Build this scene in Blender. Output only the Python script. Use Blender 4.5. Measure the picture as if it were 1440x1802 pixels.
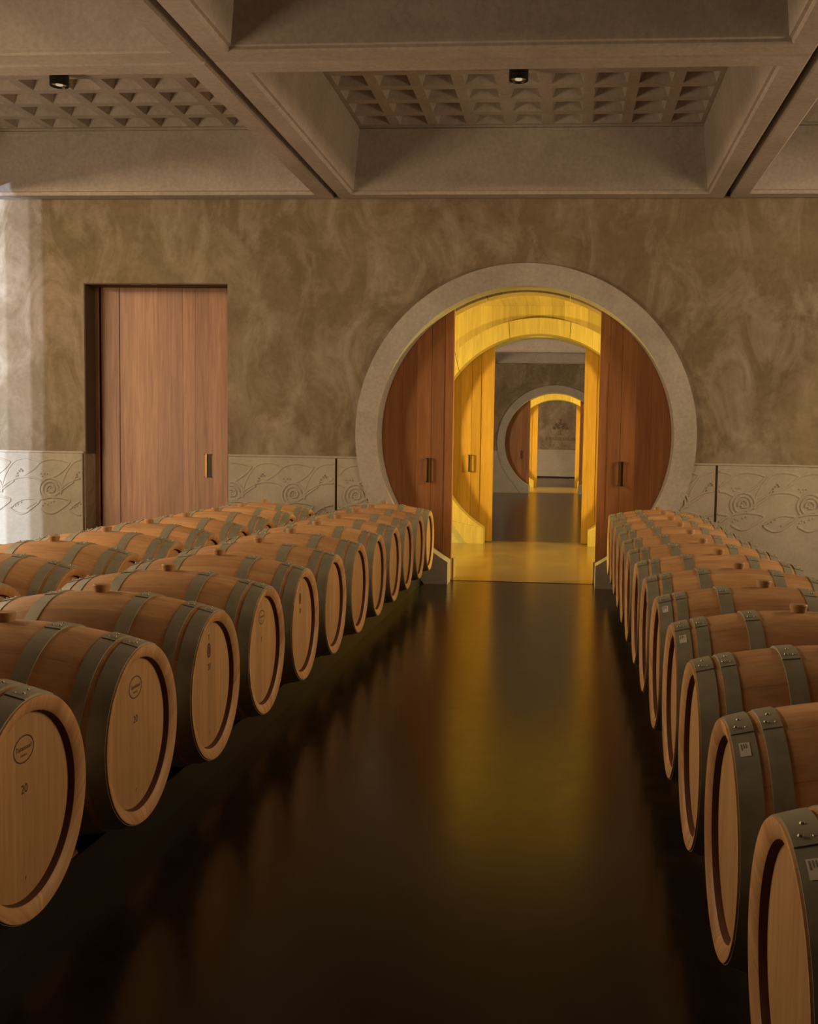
import bpy, bmesh, math, random
from mathutils import Vector, Matrix

# ------------------------------------------------------------------ scene, camera, light
scene = bpy.context.scene
COL = scene.collection
for o in list(bpy.data.objects):
    bpy.data.objects.remove(o)

PI = math.pi
F_PX, PX, PY = 1891.307, 834.22, 927.65           # focal length and principal point in 1440x1802 pixels
YAW, PITCH, ROLL = 0.0875687, -0.0765914, 0.0177546
CAM = Vector((0.46488, -10.87058, 1.42741))

def cam_basis():
    f = Vector((-math.sin(YAW)*math.cos(PITCH), math.cos(YAW)*math.cos(PITCH), math.sin(PITCH)))
    r0 = Vector((math.cos(YAW), math.sin(YAW), 0))
    u0 = r0.cross(f)
    r = math.cos(ROLL)*r0 + math.sin(ROLL)*u0
    return f, r, r.cross(f)

cd = bpy.data.cameras.new('camera')
cam = bpy.data.objects.new('camera', cd)
COL.objects.link(cam)
cd.sensor_fit = 'AUTO'
cd.sensor_width = 36.0
cd.lens = F_PX/1802*36.0
cd.shift_x = (720-PX)/1802
cd.shift_y = (PY-901)/1802
cd.clip_end = 200
f_, r_, u_ = cam_basis()
cam.matrix_world = Matrix(((r_.x, u_.x, -f_.x, CAM.x), (r_.y, u_.y, -f_.y, CAM.y), (r_.z, u_.z, -f_.z, CAM.z), (0, 0, 0, 1)))
scene.camera = cam

scene.view_settings.view_transform = 'Standard'
scene.view_settings.look = 'None'
scene.view_settings.gamma = 1.0
scene.view_settings.use_curve_mapping = False
scene.view_settings.exposure = 0.0

world = bpy.data.worlds.new('world')
scene.world = world
world.use_nodes = True
world.node_tree.nodes['Background'].inputs[0].default_value = (0.02, 0.018, 0.015, 1)
world.node_tree.nodes['Background'].inputs[1].default_value = 0.3

def area(name, loc, target, sx, sy, energy, color, spread=180):
    l = bpy.data.lights.new(name, 'AREA')
    l.shape = 'RECTANGLE'; l.size = sx; l.size_y = sy
    l.energy = energy; l.color = color; l.spread = math.radians(spread)
    o = bpy.data.objects.new(name, l); COL.objects.link(o)
    o.location = loc
    o.rotation_euler = (Vector(target)-Vector(loc)).to_track_quat('-Z', 'Y').to_euler()
    return o

def point(name, loc, energy, color, radius=.1):
    l = bpy.data.lights.new(name, 'POINT'); l.energy = energy; l.color = color; l.shadow_soft_size = radius
    o = bpy.data.objects.new(name, l); COL.objects.link(o); o.location = loc
    return o

WARM = (1.0, 0.72, 0.40)
YEL = (1.0, 0.76, 0.13)
# tall side lights of the barrel hall, between the coffers at either side
area('hall_light_left', (-6.6, -6.0, 1.4), (0.0, -2.6, 2.2), 1.2, 1.8, 165, WARM)
area('hall_light_right', (6.6, -4.3, 1.4), (0.0, -2.2, 2.2), 1.2, 1.8, 120, WARM)
# added fill strips high along both sides, without fixtures, to brighten the barrel tops
area('high_fill_left', (-7.3, -4.5, 3.75), (-1.0, -4.7, .9), 6.0, .4, 290, WARM)
area('high_fill_right', (7.3, -3.5, 3.75), (1.0, -3.9, .9), 4.8, .4, 280, WARM)
# daylight through the opening of the left wall, by three point lamps outside
point('daylight_near', (-14.0, -9.983, 1.0), 4800, (0.74, 0.87, 1.0), .015)
point('daylight_middle', (-14.0, -10.118, 1.0), 6500, (0.74, 0.87, 1.0), .015)
point('daylight_far', (-14.0, -10.391, 1.0), 8000, (0.74, 0.87, 1.0), .015)
# lamps at the two ends of the cross passage, and of the second one
area('passage_light_left', (-3.9, 2.5, 1.6), (0, 3.2, 1.6), .35, .6, 265, YEL)
area('passage_light_right', (3.9, 2.5, 1.6), (0, 3.2, 1.6), .35, .6, 265, YEL)
area('far_passage_light_left', (-3.6, 24.0, 1.6), (0, 24.6, 1.6), .35, .6, 265, YEL)
area('far_passage_light_right', (3.6, 24.0, 1.6), (0, 24.6, 1.6), .35, .6, 265, YEL)
# second hall and last hall
area('second_hall_light_left', (-5.4, 12.0, 2.0), (0, 18, 1.9), 1.4, 2.6, 270, WARM)
area('second_hall_light_right', (5.4, 12.0, 2.0), (0, 18, 1.9), 1.4, 2.6, 270, WARM)
area('last_hall_light', (-5.3, 31.0, 2.0), (0, 36.5, 1.2), 1.4, 2.4, 480, WARM)

# ------------------------------------------------------------------ helpers
def tag(o, label=None, cat=None, group=None, kind=None):
    if label: o['label'] = label
    if cat: o['category'] = cat
    if group: o['group'] = group
    if kind: o['kind'] = kind
    return o

def empty(name, loc=(0, 0, 0)):
    o = bpy.data.objects.new(name, None); COL.objects.link(o)
    o.location = loc; o.empty_display_size = .1
    return o

def obj(name, bm, mat, parent=None, smooth=None):
    bmesh.ops.recalc_face_normals(bm, faces=bm.faces)
    me = bpy.data.meshes.new(name); bm.to_mesh(me); bm.free()
    for m in (mat if isinstance(mat, (list, tuple)) else [mat]):
        me.materials.append(m)
    o = bpy.data.objects.new(name, me); COL.objects.link(o)
    if parent: o.parent = parent
    if smooth is not None:
        for p in me.polygons: p.use_smooth = True
        try:
            me.set_sharp_from_angle(angle=math.radians(smooth))
        except Exception:
            pass
    return o

def structure(name, bm, mat, label, cat, smooth=None):
    o = obj(name, bm, mat, None, smooth)
    return tag(o, label, cat, None, 'structure')

def box(bm, x0, x1, y0, y1, z0, z1, mi=0):
    v = [bm.verts.new(p) for p in ((x0, y0, z0), (x1, y0, z0), (x1, y1, z0), (x0, y1, z0), (x0, y0, z1), (x1, y0, z1), (x1, y1, z1), (x0, y1, z1))]
    for q in ((0, 3, 2, 1), (4, 5, 6, 7), (0, 1, 5, 4), (1, 2, 6, 5), (2, 3, 7, 6), (3, 0, 4, 7)):
        bm.faces.new([v[i] for i in q]).material_index = mi

def prism(bm, pts, y0, y1, mi=0):
    """polygon of (x, z) points, extruded along y"""
    a = [bm.verts.new((p[0], y0, p[1])) for p in pts]
    b = [bm.verts.new((p[0], y1, p[1])) for p in pts]
    n = len(pts)
    bm.faces.new(a).material_index = mi
    bm.faces.new(b[::-1]).material_index = mi
    for i in range(n):
        bm.faces.new((a[i], a[(i+1) % n], b[(i+1) % n], b[i])).material_index = mi

def lathe_x(bm, prof, n, closed=False, mi=0, ang0=0.0, ang1=2*PI):
    """profile of (x, r); revolve round the x axis, angle 0 at +z turning towards -y"""
    full = abs(ang1-ang0-2*PI) < 1e-6
    m = n if full else n+1
    rings = []
    for (x, r) in prof:
        rings.append([bm.verts.new((x, -r*math.sin(ang0+(ang1-ang0)*k/n), r*math.cos(ang0+(ang1-ang0)*k/n))) for k in range(m)])
    P = len(prof)
    for i in range(P if closed else P-1):
        a = rings[i]; b = rings[(i+1) % P]
        for k in range(n):
            k2 = (k+1) % m
            bm.faces.new((a[k], a[k2], b[k2], b[k])).material_index = mi
    if closed and not full:
        bm.faces.new([r[0] for r in rings]); bm.faces.new([r[-1] for r in rings][::-1])
    return rings

def disc_z(bm, cx, cy, z0, z1, r0, r1, n, mi=0):
    a = [bm.verts.new((cx+r0*math.cos(2*PI*k/n), cy+r0*math.sin(2*PI*k/n), z0)) for k in range(n)]
    b = [bm.verts.new((cx+r1*math.cos(2*PI*k/n), cy+r1*math.sin(2*PI*k/n), z1)) for k in range(n)]
    bm.faces.new(a[::-1]).material_index = mi; bm.faces.new(b).material_index = mi
    for k in range(n):
        bm.faces.new((a[k], a[(k+1) % n], b[(k+1) % n], b[k])).material_index = mi

# ------------------------------------------------------------------ materials
class NT:
    def __init__(self, name):
        self.m = bpy.data.materials.new(name); self.m.use_nodes = True
        self.t = self.m.node_tree; self.n = self.t.nodes; self.l = self.t.links
        self.b = self.n['Principled BSDF']
    def add(self, typ, **kw):
        n = self.n.new(typ)
        for k, v in kw.items(): setattr(n, k, v)
        return n
    def link(self, a, b): self.l.new(a, b)
    def coord(self, kind='Object', scale=(1, 1, 1)):
        tc = self.add('ShaderNodeTexCoord'); mp = self.add('ShaderNodeMapping')
        mp.inputs['Scale'].default_value = scale
        self.link(tc.outputs[kind], mp.inputs['Vector'])
        return mp.outputs[0]
    def noise(self, vec, scale, detail=4, rough=.55, dist=0.0):
        n = self.add('ShaderNodeTexNoise')
        n.inputs['Scale'].default_value = scale; n.inputs['Detail'].default_value = detail
        n.inputs['Roughness'].default_value = rough; n.inputs['Distortion'].default_value = dist
        if vec is not None: self.link(vec, n.inputs['Vector'])
        return n.outputs['Fac']
    def ramp(self, fac, stops):
        r = self.add('ShaderNodeValToRGB'); e = r.color_ramp.elements
        while len(e) < len(stops): e.new(.5)
        for i, (p, c) in enumerate(stops):
            e[i].position = p; e[i].color = (*c, 1) if len(c) == 3 else c
        self.link(fac, r.inputs[0]); return r.outputs[0]
    def math(self, op, a, b=None):
        n = self.add('ShaderNodeMath', operation=op)
        for i, v in enumerate((a, b)):
            if v is None: continue
            if isinstance(v, (int, float)): n.inputs[i].default_value = v
            else: self.link(v, n.inputs[i])
        return n.outputs[0]
    def mix(self, fac, a, b, blend='MIX'):
        n = self.add('ShaderNodeMix', data_type='RGBA', blend_type=blend)
        for s, v in ((n.inputs[0], fac), (n.inputs[6], a), (n.inputs[7], b)):
            if isinstance(v, (int, float)): s.default_value = v
            elif isinstance(v, tuple): s.default_value = (*v, 1)
            else: self.link(v, s)
        return n.outputs[2]
    def bump(self, h, strength=.2, dist=.01):
        n = self.add('ShaderNodeBump'); n.inputs['Strength'].default_value = strength; n.inputs['Distance'].default_value = dist
        self.link(h, n.inputs['Height']); self.link(n.outputs[0], self.b.inputs['Normal'])
    def done(self, col, rough=.6, metal=0.0, spec=.5):
        for s, v in ((self.b.inputs['Base Color'], col), (self.b.inputs['Roughness'], rough)):
            if isinstance(v, tuple): s.default_value = (*v, 1)
            elif isinstance(v, (int, float)): s.default_value = v
            else: self.link(v, s)
        self.b.inputs['Metallic'].default_value = metal
        self.b.inputs['Specular IOR Level'].default_value = spec
        return self.m

def mat_plain(name, col, rough=.6, metal=0.0, spec=.5):
    return NT(name).done(col, rough, metal, spec)

def mat_plaster():
    t = NT('trowelled_plaster')
    v = t.coord('Object', (1, 1, 1))
    a = t.noise(v, .55, 5, .6, 1.6)
    b = t.noise(t.coord('Object', (1.3, 1, .75)), 1.7, 7, .66, 1.1)
    c = t.noise(v, 14, 4, .6, .4)
    base = t.ramp(a, [(.30, (.150, .111, .071)), (.52, (.196, .149, .099)), (.72, (.26, .204, .144))])
    streak = t.ramp(b, [(.46, (0, 0, 0)), (.70, (.75, .75, .75))])
    col = t.mix(streak, base, (.36, .30, .25))
    fine = t.ramp(c, [(.3, (.86, .86, .86)), (.7, (1.06, 1.06, 1.06))])
    col = t.mix(1.0, col, fine, 'MULTIPLY')
    t.bump(c, .12, .006)
    return t.done(col, .85, 0, .25)

def mat_concrete(name, lo, hi, stain=.85):
    t = NT(name)
    v = t.coord('Object')
    a = t.noise(v, 1.3, 5, .6, .8); c = t.noise(v, 28, 4, .65)
    col = t.ramp(a, [(.32, lo), (.68, hi)])
    fine = t.ramp(c, [(.3, (stain,)*3), (.65, (1.04,)*3)])
    col = t.mix(1.0, col, fine, 'MULTIPLY')
    t.bump(c, .1, .004)
    return t.done(col, .8, 0, .3)

def mat_floor():
    t = NT('polished_dark_concrete')
    v = t.coord('Object')
    a = t.noise(v, .8, 6, .65, 1.0); b = t.noise(v, 9, 5, .6, .3)
    col = t.ramp(a, [(.3, (.016, .011, .006)), (.7, (.036, .026, .015))])
    fine = t.ramp(b, [(.3, (.8,)*3), (.7, (1.1,)*3)])
    col = t.mix(1.0, col, fine, 'MULTIPLY')
    ro = t.math('ADD', t.math('MULTIPLY', b, .16), .125)
    t.bump(a, .02, .004)
    t.b.inputs['Specular Tint'].default_value = (1.0, .68, .32, 1)
    return t.done(col, ro, 0, .38)

def mat_boards(name, lo, hi, rough=.45, grain_axis='z', var=.25, spec=.4):
    """wood of separate boards: every loose board of a mesh gets its own tone; the grain runs along one axis"""
    t = NT(name)
    sc = {'z': (9, 9, .55), 'x': (.55, 9, 9), 'y': (9, .55, 9)}[grain_axis]
    g = t.add('ShaderNodeNewGeometry')
    tc = t.add('ShaderNodeTexCoord'); mp = t.add('ShaderNodeMapping'); mp.inputs['Scale'].default_value = sc
    add = t.add('ShaderNodeVectorMath', operation='ADD')
    sv = t.add('ShaderNodeCombineXYZ')
    off = t.math('MULTIPLY', g.outputs['Random Per Island'], 37.0)
    for i in range(3): t.link(off, sv.inputs[i])
    t.link(tc.outputs['Object'], add.inputs[0]); t.link(sv.outputs[0], add.inputs[1])
    t.link(add.outputs[0], mp.inputs['Vector'])
    n1 = t.noise(mp.outputs[0], 2.2, 5, .6, .7); n2 = t.noise(mp.outputs[0], 9, 3, .6, .2)
    col = t.ramp(n1, [(.28, lo), (.72, hi)])
    fine = t.ramp(n2, [(.3, (.88,)*3), (.7, (1.06,)*3)])
    col = t.mix(1.0, col, fine, 'MULTIPLY')
    tone = t.math('ADD', t.math('MULTIPLY', g.outputs['Random Per Island'], var), 1-var*.6)
    cc = t.add('ShaderNodeCombineColor')
    for i in range(3): t.link(tone, cc.inputs[i])
    col = t.mix(1.0, col, cc.outputs[0], 'MULTIPLY')
    t.bump(n2, .05, .002)
    return t.done(col, rough, 0, spec)

def mat_planks(name, lo, hi, width=.17):
    t = NT(name)
    tc = t.add('ShaderNodeTexCoord'); sp = t.add('ShaderNodeSeparateXYZ'); t.link(tc.outputs['Object'], sp.inputs[0])
    s = t.math('DIVIDE', sp.outputs[0], width)
    idx = t.math('FLOOR', s); fr = t.math('FRACT', s)
    wn = t.add('ShaderNodeTexWhiteNoise', noise_dimensions='1D'); t.link(idx, wn.inputs['W'])
    mp = t.add('ShaderNodeCombineXYZ')
    t.link(t.math('MULTIPLY', sp.outputs[2], .7), mp.inputs[0]); t.link(t.math('MULTIPLY', s, 2.0), mp.inputs[1])
    t.link(t.math('ADD', t.math('MULTIPLY', wn.outputs['Value'], 30), t.math('MULTIPLY', sp.outputs[1], .7)), mp.inputs[2])
    n1 = t.noise(mp.outputs[0], 2.0, 4, .6, .5)
    col = t.ramp(n1, [(.28, lo), (.72, hi)])
    tone = t.math('ADD', t.math('MULTIPLY', wn.outputs['Value'], .30), .78)
    edge = t.math('ABSOLUTE', t.math('SUBTRACT', fr, .5))
    tone = t.math('MULTIPLY', tone, t.math('ADD', t.math('MULTIPLY', t.math('LESS_THAN', edge, .488), .4), .6))
    cc = t.add('ShaderNodeCombineColor')
    for i in range(3): t.link(tone, cc.inputs[i])
    return t.done(t.mix(1.0, col, cc.outputs[0], 'MULTIPLY'), .5, 0, .4)

def mat_staves():
    t = NT('oak_staves')
    tc = t.add('ShaderNodeTexCoord'); sp = t.add('ShaderNodeSeparateXYZ'); t.link(tc.outputs['Object'], sp.inputs[0])
    oi = t.add('ShaderNodeObjectInfo')
    ang = t.math('ARCTAN2', sp.outputs[1], sp.outputs[2])
    s = t.math('ADD', t.math('MULTIPLY', ang, 27/(2*PI)), t.math('MULTIPLY', oi.outputs['Random'], 50))
    idx = t.math('FLOOR', s)
    fr = t.math('FRACT', s)
    wn = t.add('ShaderNodeTexWhiteNoise', noise_dimensions='1D'); t.link(idx, wn.inputs['W'])
    mp = t.add('ShaderNodeCombineXYZ')
    t.link(t.math('ADD', t.math('MULTIPLY', sp.outputs[0], 1.6), t.math('MULTIPLY', wn.outputs['Value'], 40)), mp.inputs[0])
    t.link(t.math('MULTIPLY', s, 1.1), mp.inputs[1])
    t.link(t.math('MULTIPLY', oi.outputs['Random'], 9), mp.inputs[2])
    n1 = t.noise(mp.outputs[0], 1.6, 4, .6, .5); n2 = t.noise(mp.outputs[0], 9, 3, .6)
    col = t.ramp(n1, [(.25, (.45, .225, .10)), (.55, (.62, .345, .17)), (.8, (.70, .44, .23))])
    fine = t.ramp(n2, [(.3, (.88,)*3), (.7, (1.05,)*3)])
    col = t.mix(1.0, col, fine, 'MULTIPLY')
    tone = t.math('ADD', t.math('MULTIPLY', wn.outputs['Value'], .26), .80)
    tone = t.math('MULTIPLY', tone, t.math('ADD', t.math('MULTIPLY', oi.outputs['Random'], .16), .92))
    edge = t.math('ABSOLUTE', t.math('SUBTRACT', fr, .5))
    line = t.math('LESS_THAN', edge, .488)
    tone = t.math('MULTIPLY', tone, t.math('ADD', t.math('MULTIPLY', line, .2), .8))
    cc = t.add('ShaderNodeCombineColor')
    for i in range(3): t.link(tone, cc.inputs[i])
    col = t.mix(1.0, col, cc.outputs[0], 'MULTIPLY')
    t.bump(n2, .04, .002)
    return t.done(col, .5, 0, .35)

def mat_head():
    t = NT('oak_head_boards')
    tc = t.add('ShaderNodeTexCoord'); sp = t.add('ShaderNodeSeparateXYZ'); t.link(tc.outputs['Object'], sp.inputs[0])
    oi = t.add('ShaderNodeObjectInfo')
    s = t.math('ADD', t.math('MULTIPLY', sp.outputs[1], 11.5), t.math('MULTIPLY', oi.outputs['Random'], 60))
    idx = t.math('FLOOR', s); fr = t.math('FRACT', s)
    wn = t.add('ShaderNodeTexWhiteNoise', noise_dimensions='1D'); t.link(idx, wn.inputs['W'])
    mp = t.add('ShaderNodeCombineXYZ')
    t.link(t.math('MULTIPLY', sp.outputs[2], 1.3), mp.inputs[0])
    t.link(t.math('MULTIPLY', s, 2.2), mp.inputs[1])
    t.link(t.math('MULTIPLY', wn.outputs['Value'], 30), mp.inputs[2])
    n1 = t.noise(mp.outputs[0], 1.8, 4, .6, .4); n2 = t.noise(mp.outputs[0], 8, 3, .6)
    col = t.ramp(n1, [(.25, (.43, .235, .105)), (.75, (.56, .335, .16))])
    fine = t.ramp(n2, [(.3, (.9,)*3), (.7, (1.05,)*3)])
    col = t.mix(1.0, col, fine, 'MULTIPLY')
    tone = t.math('ADD', t.math('MULTIPLY', wn.outputs['Value'], .20), .84)
    edge = t.math('ABSOLUTE', t.math('SUBTRACT', fr, .5))
    tone = t.math('MULTIPLY', tone, t.math('ADD', t.math('MULTIPLY', t.math('LESS_THAN', edge, .493), .3), .7))
    cc = t.add('ShaderNodeCombineColor')
    for i in range(3): t.link(tone, cc.inputs[i])
    col = t.mix(1.0, col, cc.outputs[0], 'MULTIPLY')
    return t.done(col, .55, 0, .3)

def mat_hoop():
    t = NT('galvanised_steel')
    v = t.coord('Object')
    a = t.noise(v, 9, 5, .6, .5)
    col = t.ramp(a, [(.3, (.30, .285, .225)), (.7, (.42, .405, .33))])
    ro = t.math('ADD', t.math('MULTIPLY', a, .25), .36)
    return t.done(col, ro, .45, .5)

M_PLASTER = mat_plaster()
M_RING = mat_concrete('pale_cast_concrete', (.32, .285, .265), (.42, .38, .36))
M_WAINS = mat_concrete('carved_limestone', (.32, .285, .245), (.40, .36, .315), .92)
M_CEIL = mat_concrete('precast_concrete', (.39, .343, .33), (.49, .438, .43), .85)
M_FLOOR = mat_floor()
M_REDWOOD = mat_boards('red_brown_wood', (.29, .132, .09), (.46, .255, .175), .42)
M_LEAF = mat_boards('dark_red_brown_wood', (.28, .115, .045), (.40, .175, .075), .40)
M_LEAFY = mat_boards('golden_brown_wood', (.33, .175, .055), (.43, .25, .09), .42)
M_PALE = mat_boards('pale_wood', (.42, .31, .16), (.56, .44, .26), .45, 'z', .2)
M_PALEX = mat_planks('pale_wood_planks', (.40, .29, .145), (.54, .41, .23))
M_STAVE = mat_staves()
M_HEAD = mat_head()
M_HOOP = mat_hoop()
M_BUNG = mat_boards('bung_wood', (.34, .19, .09), (.44, .26, .13), .6, 'z')
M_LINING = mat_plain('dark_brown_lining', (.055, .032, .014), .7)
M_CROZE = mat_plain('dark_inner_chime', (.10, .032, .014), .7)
M_BURN = mat_plain('burnt_brand', (.07, .025, .010), .8)
M_STICK = mat_plain('white_label', (.72, .68, .62), .6)
M_PRINT = mat_plain('grey_print', (.25, .22, .19), .7)
M_BRONZE = mat_plain('bronze', (.34, .19, .07), .32, .9)
M_BRASS = mat_plain('brass', (.42, .27, .08), .5, .8)
M_DARKMET = mat_plain('dark_metal', (.02, .014, .010), .45, .4)
M_BLACK = mat_plain('black_metal', (.008, .008, .009), .4, .2)
M_DARK = mat_plain('dark_gap', (.02, .016, .012), .9)
M_RAIL = mat_boards('rail_wood', (.16, .06, .03), (.26, .10, .05), .6, 'y')
M_LENS = mat_plain('lamp_reflector', (.75, .70, .62), .18, 1.0)
t_ = NT('lamp_glow'); t_.b.inputs['Emission Color'].default_value = (1, .85, .6, 1); t_.b.inputs['Emission Strength'].default_value = .35
M_GLOW = t_.done((.5, .45, .4), .4)

# ------------------------------------------------------------------ measures of the place
ZC, RO, RI = 1.518, 1.715, 1.492            # round doorway: centre height, outer and inner radius
ZW = 3.865                                   # underside of the ceiling panels
ZT = 4.85                                    # top of the walls
A = 0.75                                     # half width of the cut at the foot of a ring
D2 = 4.6                                     # second wall
D3 = 21.54                                   # wall at the end of the second hall
YEND = 37.7
XH = 9.65
ZWN = 1.262                                  # top of the carved wainscot

# ------------------------------------------------------------------ floor
bm = bmesh.new()
box(bm, -XH-.3, XH+.3, -15.8, 38.2, -.2, 0)
structure('floor', bm, M_FLOOR, 'dark polished concrete floor of the barrel hall', 'floor')

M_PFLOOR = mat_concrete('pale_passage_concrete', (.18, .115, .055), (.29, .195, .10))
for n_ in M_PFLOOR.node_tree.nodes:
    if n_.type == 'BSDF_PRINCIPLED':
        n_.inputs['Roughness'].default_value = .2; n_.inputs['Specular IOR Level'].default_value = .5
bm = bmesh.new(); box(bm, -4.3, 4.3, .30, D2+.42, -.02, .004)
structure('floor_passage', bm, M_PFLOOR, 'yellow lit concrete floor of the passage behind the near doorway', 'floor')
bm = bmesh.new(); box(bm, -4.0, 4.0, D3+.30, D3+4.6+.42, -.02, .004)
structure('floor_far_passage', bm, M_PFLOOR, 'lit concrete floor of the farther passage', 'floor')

# ------------------------------------------------------------------ walls with round openings
def holed(bm, y0, y1, R, hx=1.85, top=3.45, step=3):
    """block |x|<hx, 0<z<top with a round hole of radius R about (0, ZC), open to the floor"""
    xf = .80; th0 = -math.acos(xf/R)
    n = 90
    ths = [th0 + (PI-2*th0)*k/n for k in range(n+1)]
    corner = [math.atan2(top-ZC, hx), PI-math.atan2(top-ZC, hx), math.atan2(-ZC, hx), PI-math.atan2(-ZC, hx)]
    ths = sorted(set(ths+[c for c in corner if th0 < c < PI-th0]))
    inn = []; out = []
    for th in ths:
        c, s = math.cos(th), math.sin(th)
        inn.append((R*c, max(0, ZC+R*s)))
        ks = []
        if abs(c) > 1e-9: ks.append(hx/abs(c))
        if s > 1e-9: ks.append((top-ZC)/s)
        if s < -1e-9: ks.append(ZC/-s)
        k = max(min(ks), R)
        out.append((k*c, max(0, ZC+k*s)))
    for y, flip in ((y0, False), (y1, True)):
        vi = [bm.verts.new((p[0], y, p[1])) for p in inn]; vo = [bm.verts.new((p[0], y, p[1])) for p in out]
        for i in range(len(ths)-1):
            q = [vi[i], vi[i+1], vo[i+1], vo[i]]
            try: bm.faces.new(q if flip else q[::-1])
            except ValueError: pass
    for sg in (1, -1):
        e, q = (inn[0], out[0]) if sg > 0 else (inn[-1], out[-1])
        prism(bm, [(e[0], e[1]), (q[0], q[1]), (sg*xf, 0)], y0, y1)
    va = [bm.verts.new((p[0], y0, p[1])) for p in inn]; vb = [bm.verts.new((p[0], y1, p[1])) for p in inn]
    for i in range(len(ths)-1):
        bm.faces.new((va[i], va[i+1], vb[i+1], vb[i]))

RH = 1.60
DX0, DX1, DZ = -4.588, -3.062, 3.022         # rectangular recess
def wall_block(bm, y0, y1, half, recess=False):
    holed(bm, y0, y1, RH)
    box(bm, -1.85, 1.85, y0, y1, 3.45, ZT)
    box(bm, 1.85, half, y0, y1, 0, ZT)
    if recess:
        box(bm, -half, DX0, y0, y1, 0, ZT); box(bm, DX1, -1.85, y0, y1, 0, ZT); box(bm, DX0, DX1, y0, y1, DZ, ZT)
    else:
        box(bm, -half, -1.85, y0, y1, 0, ZT)

bm = bmesh.new(); wall_block(bm, 0, .24, XH, True)
structure('wall_front', bm, M_PLASTER, 'brown trowelled plaster wall round the near round doorway', 'wall')
bm = bmesh.new(); wall_block(bm, .40, .60, XH)
structure('wall_front_inner', bm, M_PLASTER, 'passage side of the near plaster wall', 'wall')
bm = bmesh.new(); wall_block(bm, D2, D2+.24, XH)
structure('wall_passage', bm, M_PALEX, 'pale wood wall of the lit passage behind the near doorway', 'wall')
bm = bmesh.new(); wall_block(bm, D2+.40, D2+.60, XH)
structure('wall_second_hall_near', bm, M_PLASTER, 'plaster wall on the far side of the lit passage', 'wall')
bm = bmesh.new(); wall_block(bm, D3, D3+.24, XH)
structure('wall_second_hall_far', bm, M_PLASTER, 'plaster wall round the farther round doorway', 'wall')
bm = bmesh.new(); wall_block(bm, D3+.40, D3+.60, XH)
structure('wall_far_passage_near', bm, M_PLASTER, 'passage side of the farther plaster wall', 'wall')
D4 = D3+4.6
bm = bmesh.new(); wall_block(bm, D4, D4+.24, XH)
structure('wall_far_passage', bm, M_PALEX, 'pale wood wall of the farther lit passage', 'wall')
bm = bmesh.new(); wall_block(bm, D4+.40, D4+.60, XH)
structure('wall_last_hall_near', bm, M_PLASTER, 'plaster wall of the last hall beside the farther passage', 'wall')
bm = bmesh.new(); box(bm, -XH, XH, YEND, YEND+.3, 0, ZT)
structure('wall_end', bm, M_PLASTER, 'plaster end wall seen through both doorways', 'wall')
bm = bmesh.new(); box(bm, -XH, XH, -15.75, -15.45, 0, ZT)
structure('wall_back', bm, M_PLASTER, 'plaster wall behind the viewer', 'wall')
bm = bmesh.new()
box(bm, -XH-.25, -XH, -15.75, -5.42, 0, ZT); box(bm, -XH-.25, -XH, -1.4, .6, 0, ZT); box(bm, -XH-.25, -XH, -5.42, -1.4, 4.6, ZT)
structure('wall_left', bm, M_PLASTER, 'left plaster wall with a tall opening to daylight', 'wall')
bm = bmesh.new(); box(bm, XH, XH+.25, -15.75, .6, 0, ZT)
structure('wall_right', bm, M_PLASTER, 'right plaster wall of the barrel hall', 'wall')
for nm, lab, y0, y1, w, mt in (('passage', 'lit passage', .6, D2, 4.3, M_PALE), ('second_hall', 'second hall', D2+.6, D3, 5.82, M_PLASTER),
                               ('far_passage', 'farther lit passage', D3+.6, D4, 4.0, M_PALE), ('last_hall', 'last hall', D4+.6, YEND, 5.82, M_PLASTER)):
    for s, sd in ((-1, 'left'), (1, 'right')):
        bm = bmesh.new(); box(bm, min(s*w, s*(w+.2)), max(s*w, s*(w+.2)), y0, y1, 0, ZT)
        structure('wall_%s_%s' % (nm, sd), bm, mt, '%s side wall of the %s' % (sd, lab), 'wall')

# ------------------------------------------------------------------ ceilings
def panel_bm():
    bm = bmesh.new()
    ox, oy = 1.930-.028, 1.930-.010
    z0 = ZW
    loops = [(ox, oy, 4.62), (ox, oy, z0+.012), (ox-.012, oy-.012, z0), (1.745, 1.745, z0), (1.735, 1.735, z0+.012), (1.735, 1.735, z0+.030), (1.715, 1.715, z0+.036), (1.650, 1.650, 4.47), (1.665, 1.665, 4.475), (1.665, 1.665, 4.50)]
    prev = None
    for (a, b, z) in loops:
        cur = [bm.verts.new(p) for p in ((-a, -b, z), (a, -b, z), (a, b, z), (-a, b, z))]
        if prev:
            for i in range(4):
                bm.faces.new((prev[i], prev[(i+1) % 4], cur[(i+1) % 4], cur[i]))
        prev = cur
    n = 9; w = 2*1.665/n; rib = .048; slope = .052; zt = 4.50; dp = .125
    for i in range(n):
        for j in range(n):
            cx = -1.665+w*(i+.5); cy = -1.665+w*(j+.5)
            rings = []
            for (h, z) in ((w/2, zt), (w/2-rib, zt), (w/2-rib-slope, zt+dp)):
                rings.append([bm.verts.new((cx+sx*h, cy+sy*h, z)) for sx, sy in ((-1, -1), (1, -1), (1, 1), (-1, 1))])
            for a, b in ((0, 1), (1, 2)):
                for k in range(4):
                    bm.faces.new((rings[a][k], rings[a][(k+1) % 4], rings[b][(k+1) % 4], rings[b][k]))
            bm.faces.new(rings[2])
    bmesh.ops.remove_doubles(bm, verts=bm.verts, dist=1e-4)
    return bm

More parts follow.
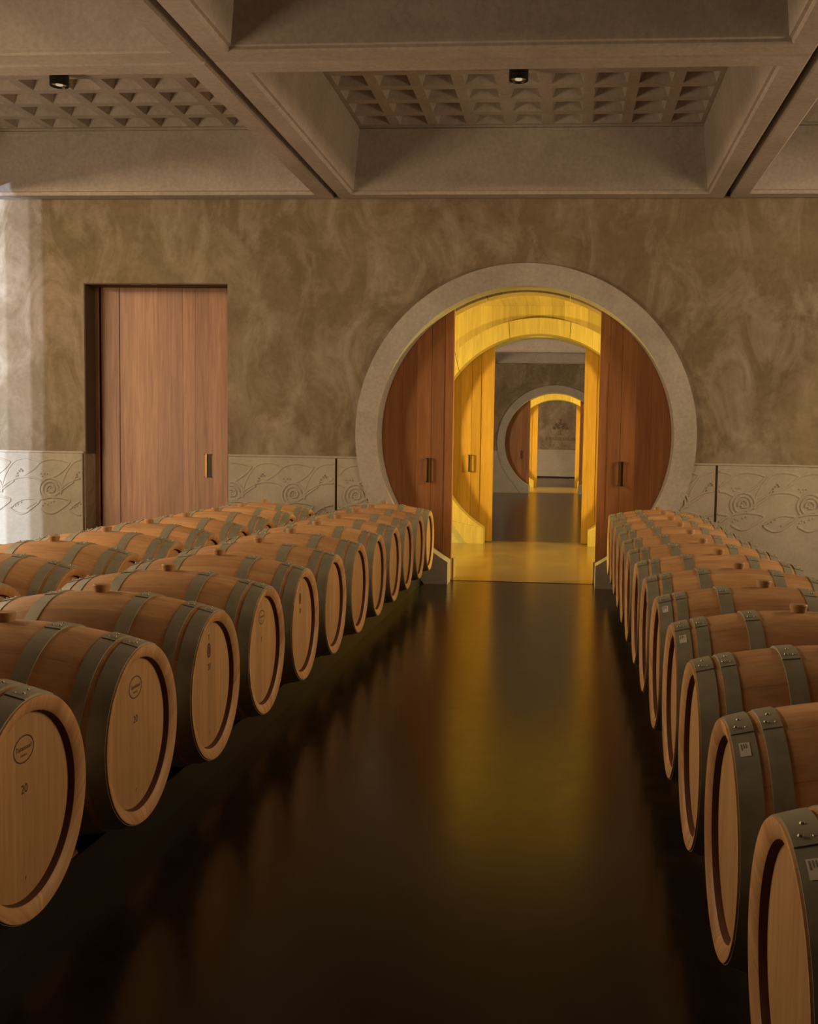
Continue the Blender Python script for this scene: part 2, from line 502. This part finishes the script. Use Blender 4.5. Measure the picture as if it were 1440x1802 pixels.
panel = obj('ceiling', panel_bm(), M_CEIL)
tag(panel, kind='structure')
first = True
def put_panel(x, y, label):
    global first
    o = panel if first else panel.copy()
    if not first: COL.objects.link(o)
    first = False
    o.location = (x, y, 0)
    tag(o, label, 'ceiling', 'coffered concrete ceiling panels')
COLN = {-2: 'second column left of', -1: 'next left of', 0: 'straight above', 1: 'next right of', 2: 'second column right of'}
ROWN = ['at the front wall', 'second row from the front wall', 'third row from the front wall', 'row at the back wall']
for r in range(4):
    for c in range(-2, 3):
        put_panel(c*3.86, -.012-1.930-r*3.86, 'coffered concrete ceiling panel %s the aisle, %s' % (COLN[c], ROWN[r]))
for r in range(4):
    for c in range(-1, 2):
        put_panel(c*3.86, D3-.012-1.930-r*3.86, 'second hall coffered ceiling panel %s the aisle, row %s' % (COLN[c], ('at its far wall', 'before the far one', 'two before the far one', 'nearest the passage')[r]))
bm = bmesh.new(); box(bm, -XH-.3, XH+.3, -15.8, .6, 4.70, 4.9)
structure('ceiling_slab', bm, M_DARK, 'dark slab above the coffered panels of the barrel hall', 'ceiling')
bm = bmesh.new(); box(bm, -4.5, 4.5, .6, D2, 3.40, 3.6)
structure('ceiling_passage', bm, M_PALEX, 'flat wood ceiling of the lit passage', 'ceiling')
bm = bmesh.new(); box(bm, -6.1, 6.1, D2+.6, D3, 4.70, 4.9); box(bm, -6, 6, D2+.6, D3-15.46, ZW, 4.7)
structure('ceiling_second_hall', bm, M_CEIL, 'slab above the second hall panels', 'ceiling')
bm = bmesh.new(); box(bm, -4.5, 4.5, D3+.6, D4, 3.40, 3.6)
structure('ceiling_far_passage', bm, M_PALEX, 'flat wood ceiling of the farther lit passage', 'ceiling')
bm = bmesh.new(); box(bm, -6.1, 6.1, D4+.6, YEND, ZW, 4.2)
structure('ceiling_last_hall', bm, M_CEIL, 'concrete ceiling of the last hall', 'ceiling')

# ------------------------------------------------------------------ rings round the openings
def ring_bm(y0, y1, ro, ri, a, segs=None, gap=0.0, foot=.99):
    """a round frame with cut feet; segs splits it into loose segments (wood), else one body"""
    bm = bmesh.new()
    ti = -math.acos(a/ri)                      # inner end angle (right side)
    zo = .33; to = -math.asin((ZC-zo)/ro)
    n = 96
    def pair(u):
        th_i = ti+(PI-2*ti)*u; th_o = to+(PI-2*to)*u
        return (ro*math.cos(th_o), ZC+ro*math.sin(th_o)), (ri*math.cos(th_i), ZC+ri*math.sin(th_i))
    cuts = [0, 1] if not segs else [k/segs for k in range(segs+1)]
    for ci in range(len(cuts)-1):
        m = max(4, int(n*(cuts[ci+1]-cuts[ci])))
        us = [cuts[ci]+(cuts[ci+1]-cuts[ci])*k/m for k in range(m+1)]
        if gap:
            us[0] += gap; us[-1] -= gap
        pr = [pair(u) for u in us]
        A0 = [[bm.verts.new((p[0], y, p[1])) for p in (q[0], q[1])] for q in pr for y in (y0,)]
        B0 = [[bm.verts.new((p[0], y1, p[1])) for p in (q[0], q[1])] for q in pr]
        for k in range(m):
            bm.faces.new((A0[k][0], A0[k+1][0], A0[k+1][1], A0[k][1]))
            bm.faces.new((B0[k][1], B0[k+1][1], B0[k+1][0], B0[k][0]))
            bm.faces.new((A0[k][0], B0[k][0], B0[k+1][0], A0[k+1][0]))
            bm.faces.new((A0[k][1], A0[k+1][1], B0[k+1][1], B0[k][1]))
        for e in (0, m):
            bm.faces.new((A0[e][0], A0[e][1], B0[e][1], B0[e][0]))
    for s in (1, -1):                          # feet
        oo, ii = pair(0.0)
        prism(bm, [(s*oo[0], oo[1]), (s*ii[0], ii[1]), (s*a, 0), (s*foot, 0)], y0, y1)
    if not segs: bmesh.ops.remove_doubles(bm, verts=bm.verts, dist=1e-5)
    return bm

TN = [0]
def trim(bm, mat, label, cat='door frame', smooth=None):
    TN[0] += 1
    return structure('trim_%d' % TN[0], bm, mat, label, cat, smooth)

trim(ring_bm(-.045, .24, RO, RI, A), M_RING, 'thick pale concrete ring round the near doorway', 'door frame', 30)
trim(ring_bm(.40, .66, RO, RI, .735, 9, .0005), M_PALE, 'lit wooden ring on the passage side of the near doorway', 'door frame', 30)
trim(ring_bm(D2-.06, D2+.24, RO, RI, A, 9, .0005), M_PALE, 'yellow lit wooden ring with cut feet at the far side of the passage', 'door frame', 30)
trim(ring_bm(D2+.40, D2+.66, RO, RI, .735), M_RING, 'second hall side of the passage ring', 'door frame', 30)
trim(ring_bm(D3-.06, D3+.24, RO, RI, A), M_RING, 'smaller-looking concrete ring at the end of the second hall', 'door frame', 30)
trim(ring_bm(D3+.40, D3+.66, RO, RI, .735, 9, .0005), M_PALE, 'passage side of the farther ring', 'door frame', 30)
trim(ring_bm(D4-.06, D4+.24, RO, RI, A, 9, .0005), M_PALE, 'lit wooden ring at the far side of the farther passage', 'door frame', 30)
trim(ring_bm(D4+.40, D4+.66, RO, RI, .735), M_RING, 'last hall side of the farther passage ring', 'door frame', 30)

# ------------------------------------------------------------------ sliding leaves in the round openings
DN = [0]
def handle(parent, x, y, z0, z1, side, mat=M_BRONZE):
    """pull handle: back plate, two brackets and a standing bar"""
    bm = bmesh.new()
    box(bm, x-.022, x+.022, y-.004, y, z0, z1, 1)
    box(bm, x-.024, x+.024, y-.052, y, z1-.012, z1, 1); box(bm, x-.024, x+.024, y-.052, y, z0, z0+.012, 1)
    bx = x+side*.012
    box(bm, bx-.010, bx+.010, y-.056, y-.044, z0, z1, 0)
    obj('door_handle', bm, [mat, M_DARKMET], parent)

def leaf(side, y0, y1, label, hy=None, mat=M_LEAF, edge=.752, back_handle=False):
    R = RI+.07
    bm = bmesh.new()
    xs = [(edge, .843, .004), (.8465, .9755, .003), (.9790, 1.13, .0006), (1.131, 1.28, .0006), (1.281, 1.42, .0006), (1.421, R-.002, .0006)]
    for (a, b, g) in xs:
        pts = []
        for k in range(7):
            x = a+(b-a)*k/6; pts.append((side*x, ZC+math.sqrt(max(0, R*R-x*x))))
        for k in range(7):
            x = b+(a-b)*k/6; pts.append((side*x, .012 if x < .98 else max(.012, ZC-math.sqrt(max(0, R*R-x*x)))))
        prism(bm, pts, y0+(.012 if a == edge else 0), y1)
    # backing between the board joints
    DN[0] += 1
    o = structure('door_%d' % DN[0], bm, mat, label, 'door')
    handle(o, side*.992, y0, 1.03, 1.28, -side)
    return o

leaf(-1, .262, .362, 'left half of the round sliding wooden door in the near concrete ring')
leaf(1, .262, .362, 'right half of the round sliding wooden door in the near concrete ring')
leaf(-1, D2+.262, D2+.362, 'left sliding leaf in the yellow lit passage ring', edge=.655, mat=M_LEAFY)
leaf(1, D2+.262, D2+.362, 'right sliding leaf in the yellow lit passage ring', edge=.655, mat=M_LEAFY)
leaf(-1, D3+.262, D3+.362, 'left leaf of the farther round doorway')
leaf(1, D3+.262, D3+.362, 'right leaf of the farther round doorway')
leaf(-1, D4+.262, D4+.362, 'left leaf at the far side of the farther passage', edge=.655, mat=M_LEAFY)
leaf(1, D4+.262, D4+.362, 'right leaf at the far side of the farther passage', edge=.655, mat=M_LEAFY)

# rectangular sliding door in the recess on the left
bm = bmesh.new()
xs = [-4.520, -4.320, -4.185, -4.045, -3.905, -3.765, -3.630, -3.495, -3.350, -3.205, -2.98]
for i in range(len(xs)-1):
    g = .004 if i in (0, 6) else .0006
    box(bm, xs[i]+(.004 if i == 1 else g/2), xs[i+1]-g/2, .262+(0 if i else -.008), .33, .012, 3.10)
DN[0] += 1
rect = structure('door_%d' % DN[0], bm, M_REDWOOD, 'tall rectangular red-brown plank door recessed in the left of the wall', 'door')
bm = bmesh.new()
hx, hy, z0, z1 = -3.357, .262, 1.03, 1.278
box(bm, hx-.045, hx+.045, hy-.006, hy, z1-.008, z1, 1); box(bm, hx-.045, hx+.045, hy-.006, hy, z0, z0+.008, 1)
box(bm, hx-.028, hx-.008, hy-.016, hy, z0, z1, 0); box(bm, hx-.008, hx+.036, hy-.005, hy, z0+.004, z1-.004, 1)
obj('door_handle', bm, [M_BRASS, M_DARKMET], rect)
bm = bmesh.new(); box(bm, -4.60, -4.545, .241, .399, 0, 3.1)
trim(bm, M_REDWOOD, 'dark timber jamb at the left edge of the recessed door', 'door frame')

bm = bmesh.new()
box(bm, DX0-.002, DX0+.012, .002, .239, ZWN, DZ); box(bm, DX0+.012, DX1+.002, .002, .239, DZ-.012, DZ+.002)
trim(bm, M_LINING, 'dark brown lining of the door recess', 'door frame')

# ------------------------------------------------------------------ carved wainscot
def ribbon(bm, pts, y, w=.014, h=.0055):
    """raised tapered ridge along a polyline of (x, z)"""
    L = []; n = len(pts)
    for i in range(n):
        a = Vector(pts[max(0, i-1)]); b = Vector(pts[min(n-1, i+1)])
        d = (b-a); d = d.normalized() if d.length > 1e-6 else Vector((1, 0))
        nr = Vector((-d.y, d.x)); p = Vector(pts[i])
        q = []
        for (s, hh) in ((-1, -.002), (-.45, h), (.45, h), (1, -.002)):
            pp = p+nr*w*s; q.append(bm.verts.new((pp.x, y-hh, pp.y)))
        L.append(q)
    for i in range(n-1):
        for k in range(3):
            bm.faces.new((L[i][k], L[i][k+1], L[i+1][k+1], L[i+1][k]))

def smooth_line(p, sub=6):
    out = []
    for i in range(len(p)-1):
        p0 = Vector(p[max(0, i-1)]); p1 = Vector(p[i]); p2 = Vector(p[i+1]); p3 = Vector(p[min(len(p)-1, i+2)])
        for k in range(sub):
            t = k/sub
            out.append(tuple(.5*((2*p1)+(-p0+p2)*t+(2*p0-5*p1+4*p2-p3)*t*t+(-p0+3*p1-3*p2+p3)*t**3)))
    out.append(tuple(p[-1]))
    return out

def blob(bm, x, z, y, r, h):
    n = 7
    a = [bm.verts.new((x+r*math.cos(2*PI*k/n), y+.001, z+r*math.sin(2*PI*k/n))) for k in range(n)]
    b = [bm.verts.new((x+r*.55*math.cos(2*PI*k/n), y-h, z+r*.55*math.sin(2*PI*k/n))) for k in range(n)]
    bm.faces.new(b)
    for k in range(n): bm.faces.new((a[k], a[(k+1) % n], b[(k+1) % n], b[k]))

def arc(cx, cy, r0, r1, a0, a1, n=22):
    return [(cx+(r0+(r1-r0)*k/n)*math.cos(math.radians(a0+(a1-a0)*k/n)), cy-(r0+(r1-r0)*k/n)*math.sin(math.radians(a0+(a1-a0)*k/n))) for k in range(n+1)]

VINES = [smooth_line(p) for p in (
    [(330, 500), (360, 400), (420, 300), (480, 250), (560, 235), (640, 245), (700, 266)],
    [(700, 266), (650, 320), (590, 362), (520, 400), (440, 428)],
    [(610, 345), (700, 270), (800, 240), (900, 248), (975, 272)],
    [(975, 272), (920, 335), (840, 392), (770, 418)],
    [(270, 575), (350, 485), (450, 425), (540, 405), (640, 412), (712, 445)],
    [(560, 690), (640, 640), (710, 600), (790, 575), (860, 548), (930, 495), (1010, 440)],
    [(690, 608), (800, 586), (900, 590), (972, 615), (900, 680), (830, 722), (770, 728), (700, 692)],
    [(970, 690), (1040, 632), (1120, 602), (1190, 604), (1245, 622), (1180, 682), (1110, 730), (1055, 738), (1000, 716), (970, 690)])]
VINES += [arc(795, 515, 108, 100, 235, -20), arc(795, 515, 76, 70, 240, -10), arc(800, 512, 45, 20, 200, -160)]
DOTS = [(485, 395), (480, 375), (500, 355), (515, 335), (530, 348), (465, 400), (1045, 400), (1042, 372), (1060, 350), (1078, 336), (1090, 352), (1020, 410), (700, 372), (715, 395), (735, 372), (760, 372),
        (770, 520), (790, 500), (812, 490), (785, 540), (810, 525), (715, 660), (735, 640), (760, 650), (795, 630), (825, 618), (705, 690), (1015, 668), (1040, 655), (1072, 636)]
def carved(x0, x1, y, label, zt=ZWN, ringside=0, phase=0.0):
    bm = bmesh.new()
    if ringside == 0:
        pts = [(x0, 0), (x1, 0), (x1, zt), (x0, zt)]
    else:
        s = ringside; R = 1.60; xe = x1 if s < 0 else x0; xo = x0 if s < 0 else x1
        pts = [(xo, 0), (xo, zt)]
        za = zt
        for k in range(13):
            z = zt+(.34-zt)*k/12; pts.append((s*math.sqrt(R*R-(ZC-z)**2), z))
        pts.append((s*.97, 0))
    prism(bm, pts, y, y+.06)
    sc = .00116
    for k in range(-20, 20):
        for li, line in enumerate(VINES):
            q = []; hh = .0045+.0005*li
            for (px, py) in line:
                x = 1.965+(px+560*k-600)*sc+phase; z = zt-.012-(py-195)*sc
                ok = x0+.012 < x < x1-.012 and .05 < z < zt-.01 and math.hypot(x, z-ZC) > 1.63
                if ok: q.append((x, z))
                else:
                    if len(q) > 2: ribbon(bm, q, y, .014, hh)
                    q = []
            if len(q) > 2: ribbon(bm, q, y, .014, hh)
        for (px, py) in DOTS:
            x = 1.965+(px+560*k-600)*sc+phase; z = zt-.012-(py-195)*sc
            if x0+.02 < x < x1-.02 and math.hypot(x, z-ZC) > 1.65: blob(bm, x, z, y, .012, .007)
    return trim(bm, M_WAINS, label, 'wall panel')
YW = -.025
carved(1.935, 9.6, YW, 'pale carved stone wainscot behind the right barrel row')
carved(1.0, 1.910, YW, 'short carved stone panel between the ring and the right joint', ringside=1)
carved(-1.902, -1.0, YW, 'short carved stone panel between the left joint and the ring', ringside=-1)
carved(-3.045, -1.926, YW, 'carved stone panel between the recessed door and the left joint')
carved(-9.6, -4.612, YW, 'carved stone wainscot at the far left, in bluish daylight')
for k, (x0, x1, lab) in enumerate(((-9.6, -4.60, 'far left'), (-3.05, -1.70, 'left of the ring'), (1.70, 9.6, 'right of the ring'))):
    bm = bmesh.new(); box(bm, x0, x1, -.018, .004, ZWN+.004, ZWN+.022)
    trim(bm, M_WAINS, 'thin stone ledge above the carved panel %s' % lab, 'ledge')
# plainer wainscots farther in
for (y, lab) in ((D2, 'passage'), (D3, 'second hall far wall'), (D4, 'farther passage')):
    for s, sd in ((-1, 'left'), (1, 'right')):
        bm = bmesh.new(); R = 1.60
        pts = [(s*4.2, 0), (s*4.2, ZWN)]
        for k in range(13):
            z = ZWN+(.34-ZWN)*k/12; pts.append((s*math.sqrt(R*R-(ZC-z)**2), z))
        pts.append((s*.97, 0))
        prism(bm, pts, y-.025, y+.02)
        trim(bm, M_WAINS, 'stone wainscot %s of the ring in the %s' % (sd, lab), 'wall panel')
carved(-4.0, 4.0, YEND-.03, 'pale carved wainscot along the end wall', ringside=0)
bm = bmesh.new(); box(bm, -5.8, 5.8, YEND-.06, YEND-.031, 0, .07)
structure('baseboard_end', bm, M_DARK, 'dark base strip under the end wall wainscot', 'baseboard')

# faint dark emblem on the end wall
em = empty('wall_emblem', (.02, YEND-.004, 2.02))
tag(em, 'faint dark tree emblem over a band of letters on the end wall', 'emblem')
bm = bmesh.new()
for (x, z, r) in ((0, .42, .10), (-.17, .36, .09), (.17, .36, .09), (-.28, .22, .08), (.28, .22, .08), (-.09, .24, .09), (.11, .24, .09), (0, .58, .07)):
    n = 9; ps = [(x+r*math.cos(2*PI*k/n)*(.8 if k % 2 else 1.1), z+r*math.sin(2*PI*k/n)*(.8 if k % 2 else 1.1)) for k in range(n)]
    prism(bm, ps, -.004, .003)
prism(bm, [(-.02, .12), (.02, .12), (.02, -.05), (.16, -.08), (-.16, -.08), (-.02, -.05)], -.004, .003)
t_ = mat_concrete('stained_plaster', (.10, .072, .045), (.15, .11, .07))
obj('tree_mark', bm, t_, em)
bm = bmesh.new()
for k in range(12):
    x = -.66+k*.115
    box(bm, x, x+.022, -.004, .003, -.33, -.19); box(bm, x+.022, x+.085, -.004, .003, -.33, -.305)
    if k % 3: box(bm, x+.063, x+.085, -.004, .003, -.305, -.19)
obj('letter_band', bm, t_, em)

# ------------------------------------------------------------------ spotlights in the coffers
def spotlight(x, y, label):
    r = empty('ceiling_spotlight', (x, y, 4.365)); tag(r, label, 'lamp', 'black ceiling spotlights')
    bm = bmesh.new()
    n = 28
    prof = [(.070, .006), (.074, 0), (.079, .004), (.079, .145), (.03, .145)]
    rings = [[bm.verts.new((rr*math.cos(2*PI*k/n), rr*math.sin(2*PI*k/n), z)) for k in range(n)] for rr, z in [(.060, .03)]+prof]
    for a, b in zip(rings, rings[1:]):
        for k in range(n): bm.faces.new((a[k], a[(k+1) % n], b[(k+1) % n], b[k]))
    obj('housing', bm, M_BLACK, r, 35)
    bm = bmesh.new(); disc_z(bm, 0, 0, .012, .032, .062, .052, n)
    obj('reflector', bm, M_LENS, r, 35)
    bm = bmesh.new(); disc_z(bm, 0, 0, .008, .014, .030, .030, n)
    obj('bulb', bm, M_GLOW, r, 35)
    bm = bmesh.new(); disc_z(bm, 0, 0, .135, .27, .02, .02, 12)
    obj('stem', bm, M_BLACK, r, 35)
spotlight(-.02, -1.94, 'black cylinder spotlight under the coffer above the aisle')
spotlight(-3.88, -1.94, 'black cylinder spotlight under the coffer left of the aisle')

# ------------------------------------------------------------------ barrels
SC = .95
PITCH_B = .7125
LH, RE, RM = .4625, .285, .3515
HZ = .481
ZB = HZ-RM                                    # height of the lowest point
def prof_r(x): return RM-(RM-RE)*(x/LH)**2

def stave_bm():
    bm = bmesh.new()
    n = 64
    xs = [-LH+2*LH*k/24 for k in range(25)]
    prof = [(x, prof_r(x)) for x in xs]
    rim = [(LH+.0005, RE-.004), (LH-.006, RE-.030), (LH-.014, RE-.039)]
    lathe_x(bm, [(-x, r) for x, r in rim[::-1]]+prof+rim, n)
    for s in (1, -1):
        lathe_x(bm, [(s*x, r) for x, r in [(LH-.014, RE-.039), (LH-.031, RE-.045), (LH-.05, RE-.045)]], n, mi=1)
    for v in bm.verts: v.co.z += RM
    return bm
def head_bm(s):
    bm = bmesh.new(); n = 56
    R = RE-.0445; x = s*(LH-.031)
    a = [bm.verts.new((x, R*math.cos(2*PI*k/n), RM+R*math.sin(2*PI*k/n))) for k in range(n)]
    b = [bm.verts.new((x-s*.022, R*math.cos(2*PI*k/n), RM+R*math.sin(2*PI*k/n))) for k in range(n)]
    bm.faces.new(a); bm.faces.new(b[::-1])
    for k in range(n): bm.faces.new((a[k], a[(k+1) % n], b[(k+1) % n], b[k]))
    return bm
def hoop_bm(s, d0, d1, seam):
    """steel band between distances d0 and d1 from the chime at end s; lapped and riveted near the top"""
    bm = bmesh.new()
    def pt(d): x = LH-d; return s*x, prof_r(x)
    def sect(o0, o1):
        k = 3; ds = [d0+(d1-d0)*i/k for i in range(k+1)]
        inner = [(pt(d)[0], pt(d)[1]+o0) for d in ds]; outer = [(pt(d)[0], pt(d)[1]+o1) for d in ds[::-1]]
        return inner+outer
    lathe_x(bm, sect(-.001, .0028), 64, closed=True)
    # lap: a second thickness of strap with a rounded end
    a0, a1 = seam-math.radians(30), seam
    lathe_x(bm, sect(.0025, .0055), 12, closed=True, ang0=a0, ang1=a1)
    dm = (d0+d1)/2; xm, rm = pt(dm); rm += .0055
    for da in (math.radians(4.5), math.radians(13)):
        for off in ((-.012, .012) if da < .1 else (0,)):
            a = seam-da
            ax = xm+off; c = Vector((ax, -math.sin(a)*rm, math.cos(a)*rm)); nn = Vector((0, -math.sin(a), math.cos(a)))
            tx = Vector((1, 0, 0)); ty = nn.cross(tx)
            ring = [bm.verts.new(c+(tx*math.cos(2*PI*k/8)+ty*math.sin(2*PI*k/8))*.0055) for k in range(8)]
            rin2 = [bm.verts.new(c+(tx*math.cos(2*PI*k/8)+ty*math.sin(2*PI*k/8))*.0035+nn*.004) for k in range(8)]
            bm.faces.new(rin2)
            for k in range(8): bm.faces.new((ring[k], ring[(k+1) % 8], rin2[(k+1) % 8], rin2[k]))
    for v in bm.verts: v.co.z += RM
    return bm
def bung_bm():
    bm = bmesh.new(); disc_z(bm, 0, 0, 2*RM-.008, 2*RM+.024, .027, .033, 20)
    disc_z(bm, 0, 0, 2*RM+.024, 2*RM+.029, .033, .030, 20)
    return bm

HOOPS = ((.005, .058), (.077, .122), (.255, .308))
def barrel_proto(rng, s):
    root = empty('wine_barrel')
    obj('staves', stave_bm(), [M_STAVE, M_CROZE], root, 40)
    obj('head', head_bm(1), M_HEAD, root, 30); obj('head', head_bm(-1), M_HEAD, root, 30)
    for e in (1, -1):
        for (a, b) in HOOPS:
            obj('hoop', hoop_bm(e, a, b, math.radians(rng)), M_HOOP, root, 35)
    obj('bung', bung_bm(), M_BUNG, root, 40)
    return root
proto_left = barrel_proto(8, 1)
proto_right = barrel_proto(17, -1)
used = set()
def place(proto, x, y, label, group, rx=0.0):
    if proto.name not in used:
        used.add(proto.name); o = proto
    else:
        o = proto.copy(); COL.objects.link(o)
        for ch in list(proto.children):
            if ch.name.startswith(('brand', 'label')): continue
            c = ch.copy(); COL.objects.link(c); c.parent = o
    o.location = (x, y, ZB)
    tag(o, label, 'barrel', group)
    return o

XL, XR, XS = -.875-LH, .855+LH, -2.024-LH
def ybar(d): return CAM.y+SC*d
LEFT = [ybar(3.4718+(i-1)*.75) for i in range(12)]
RIGHT = [ybar(2.7425+(i-1)*.75) for i in range(13)]
REAR = [ybar(4.7471+i*.75) for i in range(9)]
ORD = ['nearest', 'second', 'third', 'fourth', 'fifth', 'sixth', 'seventh', 'eighth', 'ninth', 'tenth', 'eleventh', 'twelfth', 'thirteenth']
lnotes = {0: 'head branded with an oval and 20', 1: 'oval brand and 20 on its head', 2: 'dark ring brand high on its head', 3: 'small oval brand at the hoop', 4: 'dark brand at the top of its head', 11: 'touching the ring at the doorway'}
def left_label(i):
    n = 'nearest oak barrel' if i == 0 else '%s oak barrel' % ORD[i]
    if i == 11: return 'last oak barrel of the left aisle row, pale head beside the doorway ring'
    s = '%s in the left aisle row' % n
    return s+(', '+lnotes[i] if i in lnotes else '')
rnotes = {0: 'white sticker on its end hoop', 1: 'white sticker under the rivets', 2: 'no sticker on its hoop', 3: 'small white sticker on its hoop', 4: 'tiny white sticker on its hoop', 12: 'beside the doorway ring'}
def right_label(i):
    n = 'nearest oak barrel' if i == 0 else ('last oak barrel' if i == 12 else '%s oak barrel from the front' % ORD[i])
    return '%s in the right row%s' % (n, ', '+rnotes[i] if i in rnotes else '')
def rear_label(i):
    n = 'nearest oak barrel' if i == 0 else ('last oak barrel' if i == 8 else '%s oak barrel from the front' % ORD[i])
    return '%s in the rear left row behind the aisle row' % n

rnd = random.Random(4)
L = [place(proto_left, XL+rnd.uniform(-.004, .004), y, left_label(i), 'barrels of the left aisle row') for i, y in enumerate(LEFT)]
Rr = [place(proto_right, XR+rnd.uniform(-.004, .004), y, right_label(i), 'barrels of the right row') for i, y in enumerate(RIGHT)]
S = [place(proto_left, XS+rnd.uniform(-.006, .006), y, rear_label(i), 'barrels of the rear left row') for i, y in enumerate(REAR)]

# brands burnt into heads (head plane faces +x; text runs along +y)
def text_bm(bm, txt, cy, cz, size, x, sx=1.0):
    cu = bpy.data.curves.new('t', 'FONT'); cu.body = txt; cu.size = size; cu.align_x = 'CENTER'; cu.align_y = 'CENTER'; cu.resolution_u = 3
    o = bpy.data.objects.new('t', cu); COL.objects.link(o)
    dg = bpy.context.evaluated_depsgraph_get()
    me = bpy.data.meshes.new_from_object(o.evaluated_get(dg))
    base = len(bm.verts)
    vs = [bm.verts.new((x, cy+v.co.x*sx, cz+v.co.y)) for v in me.vertices]
    for p in me.polygons:
        try: bm.faces.new([vs[i] for i in p.vertices])
        except ValueError: pass
    bpy.data.objects.remove(o); bpy.data.curves.remove(cu); bpy.data.meshes.remove(me)
def ring_yz(bm, cy, cz, a, b, w, x, n=40):
    o = [bm.verts.new((x, cy+a*math.cos(2*PI*k/n), cz+b*math.sin(2*PI*k/n))) for k in range(n)]
    i = [bm.verts.new((x, cy+(a-w)*math.cos(2*PI*k/n), cz+(b-w)*math.sin(2*PI*k/n))) for k in range(n)]
    for k in range(n): bm.faces.new((o[k], o[(k+1) % n], i[(k+1) % n], i[k]))
XF = LH-.031+.0006
def brand(barrel, name, build):
    bm = bmesh.new(); build(bm)
    obj(name, bm, M_BURN, barrel)
def oval_brand(barrel, num, s=1.0):
    def f(bm):
        ring_yz(bm, 0, RM+.150, .052*s, .036*s, .0035, XF)
        text_bm(bm, 'Taransaud', 0, RM+.153, .019*s, XF); text_bm(bm, 'FRANCE', 0, RM+.134, .009*s, XF)
    brand(barrel, 'brand_oval', f)
    brand(barrel, 'brand_number', lambda bm: text_bm(bm, num, 0, RM+.045, .034*s, XF))
    brand(barrel, 'brand_dot', lambda bm: text_bm(bm, 'F', .002, RM-.19, .016, XF))
def ring_brand(barrel):
    def f(bm):
        ring_yz(bm, -.01, RM+.135, .019, .030, .009, XF); ring_yz(bm, -.01, RM+.135, .007, .016, .004, XF)
    brand(barrel, 'brand_ring', f)
    brand(barrel, 'brand_letter', lambda bm: text_bm(bm, 'T', -.01, RM+.185, .030, XF))
    brand(barrel, 'brand_number', lambda bm: text_bm(bm, '20', -.008, RM+.070, .036, XF))
    brand(barrel, 'brand_dot', lambda bm: text_bm(bm, 'F', .0, RM-.19, .016, XF))
oval_brand(L[0], '20'); oval_brand(L[1], '20'); ring_brand(L[2])
oval_brand(L[3], 'T', .9); ring_brand(L[4])
for i in (5, 6, 7): brand(L[i], 'brand_letter', lambda bm: text_bm(bm, 'T', -.01, RM+.10, .03, XF))

# inventory stickers on the end hoops of the right row
def sticker(barrel, deg, d0=.018, d1=.042, arcdeg=8.5):
    def pat(bm, a0, a1, e0, e1, off):
        n = 5; rows = []
        for k in range(n+1):
            a = math.radians(a0+(a1-a0)*k/n)
            rows.append([bm.verts.new((-(LH-d), -math.sin(a)*(prof_r(LH-d)+off), RM+math.cos(a)*(prof_r(LH-d)+off))) for d in (e0, e1)])
        for k in range(n): bm.faces.new((rows[k][0], rows[k][1], rows[k+1][1], rows[k+1][0]))
    bm = bmesh.new(); pat(bm, deg, deg+arcdeg, d0, d1, .0034)
    st = obj('label_sticker', bm, M_STICK, barrel); st['label'] = 'white paper sticker'
    bm = bmesh.new()
    w = d1-d0
    for k, (u0, u1) in enumerate(((.14, .26), (.38, .48), (.60, .70))):
        pat(bm, deg+arcdeg*.10, deg+arcdeg*(.55 if k == 0 else .45), d0+w*u0, d0+w*u1, .0038)
    pr = obj('print', bm, M_PRINT, st)
for i, a in ((0, 23), (1, 24), (3, 24), (4, 24)): sticker(Rr[i], a)

# ------------------------------------------------------------------ rails carrying the barrels
def rail(x, ys, zt, label):
    root = empty('barrel_rail', (x, 0, 0)); tag(root, label, 'rail', 'rails under the barrels')
    bm = bmesh.new(); box(bm, -.045, .045, min(ys)-.42, min(max(ys)+.40, -.075), 0.0, zt)
    obj('beam', bm, M_BLACK, root)
    yy = sorted(ys)
    for a, b in zip(yy, yy[1:]):
        m = (a+b)/2
        bm = bmesh.new()
        for xx in (-.035, .035): pass
        pts = [(-.19, zt), (.19, zt), (.105, zt+.085), (-.105, zt+.085)]
        va = [bm.verts.new((-.035, m+p[0], p[1])) for p in pts]; vb = [bm.verts.new((.035, m+p[0], p[1])) for p in pts]
        bm.faces.new(va); bm.faces.new(vb[::-1])
        for k in range(4): bm.faces.new((va[k], va[(k+1) % 4], vb[(k+1) % 4], vb[k]))
        obj('chock', bm, M_RAIL, root)
off = .185
zt = HZ-prof_r(LH-off-.045)-.004
for (xc, ys, nm) in ((XL, LEFT, 'left aisle row'), (XR, RIGHT, 'right row'), (XS, REAR, 'rear left row')):
    for s, sd in ((1, 'right'), (-1, 'left')):
        rail(xc+s*(LH-off), ys, zt, 'black rail with wooden chocks under the %s ends of the %s barrels' % (sd, nm))
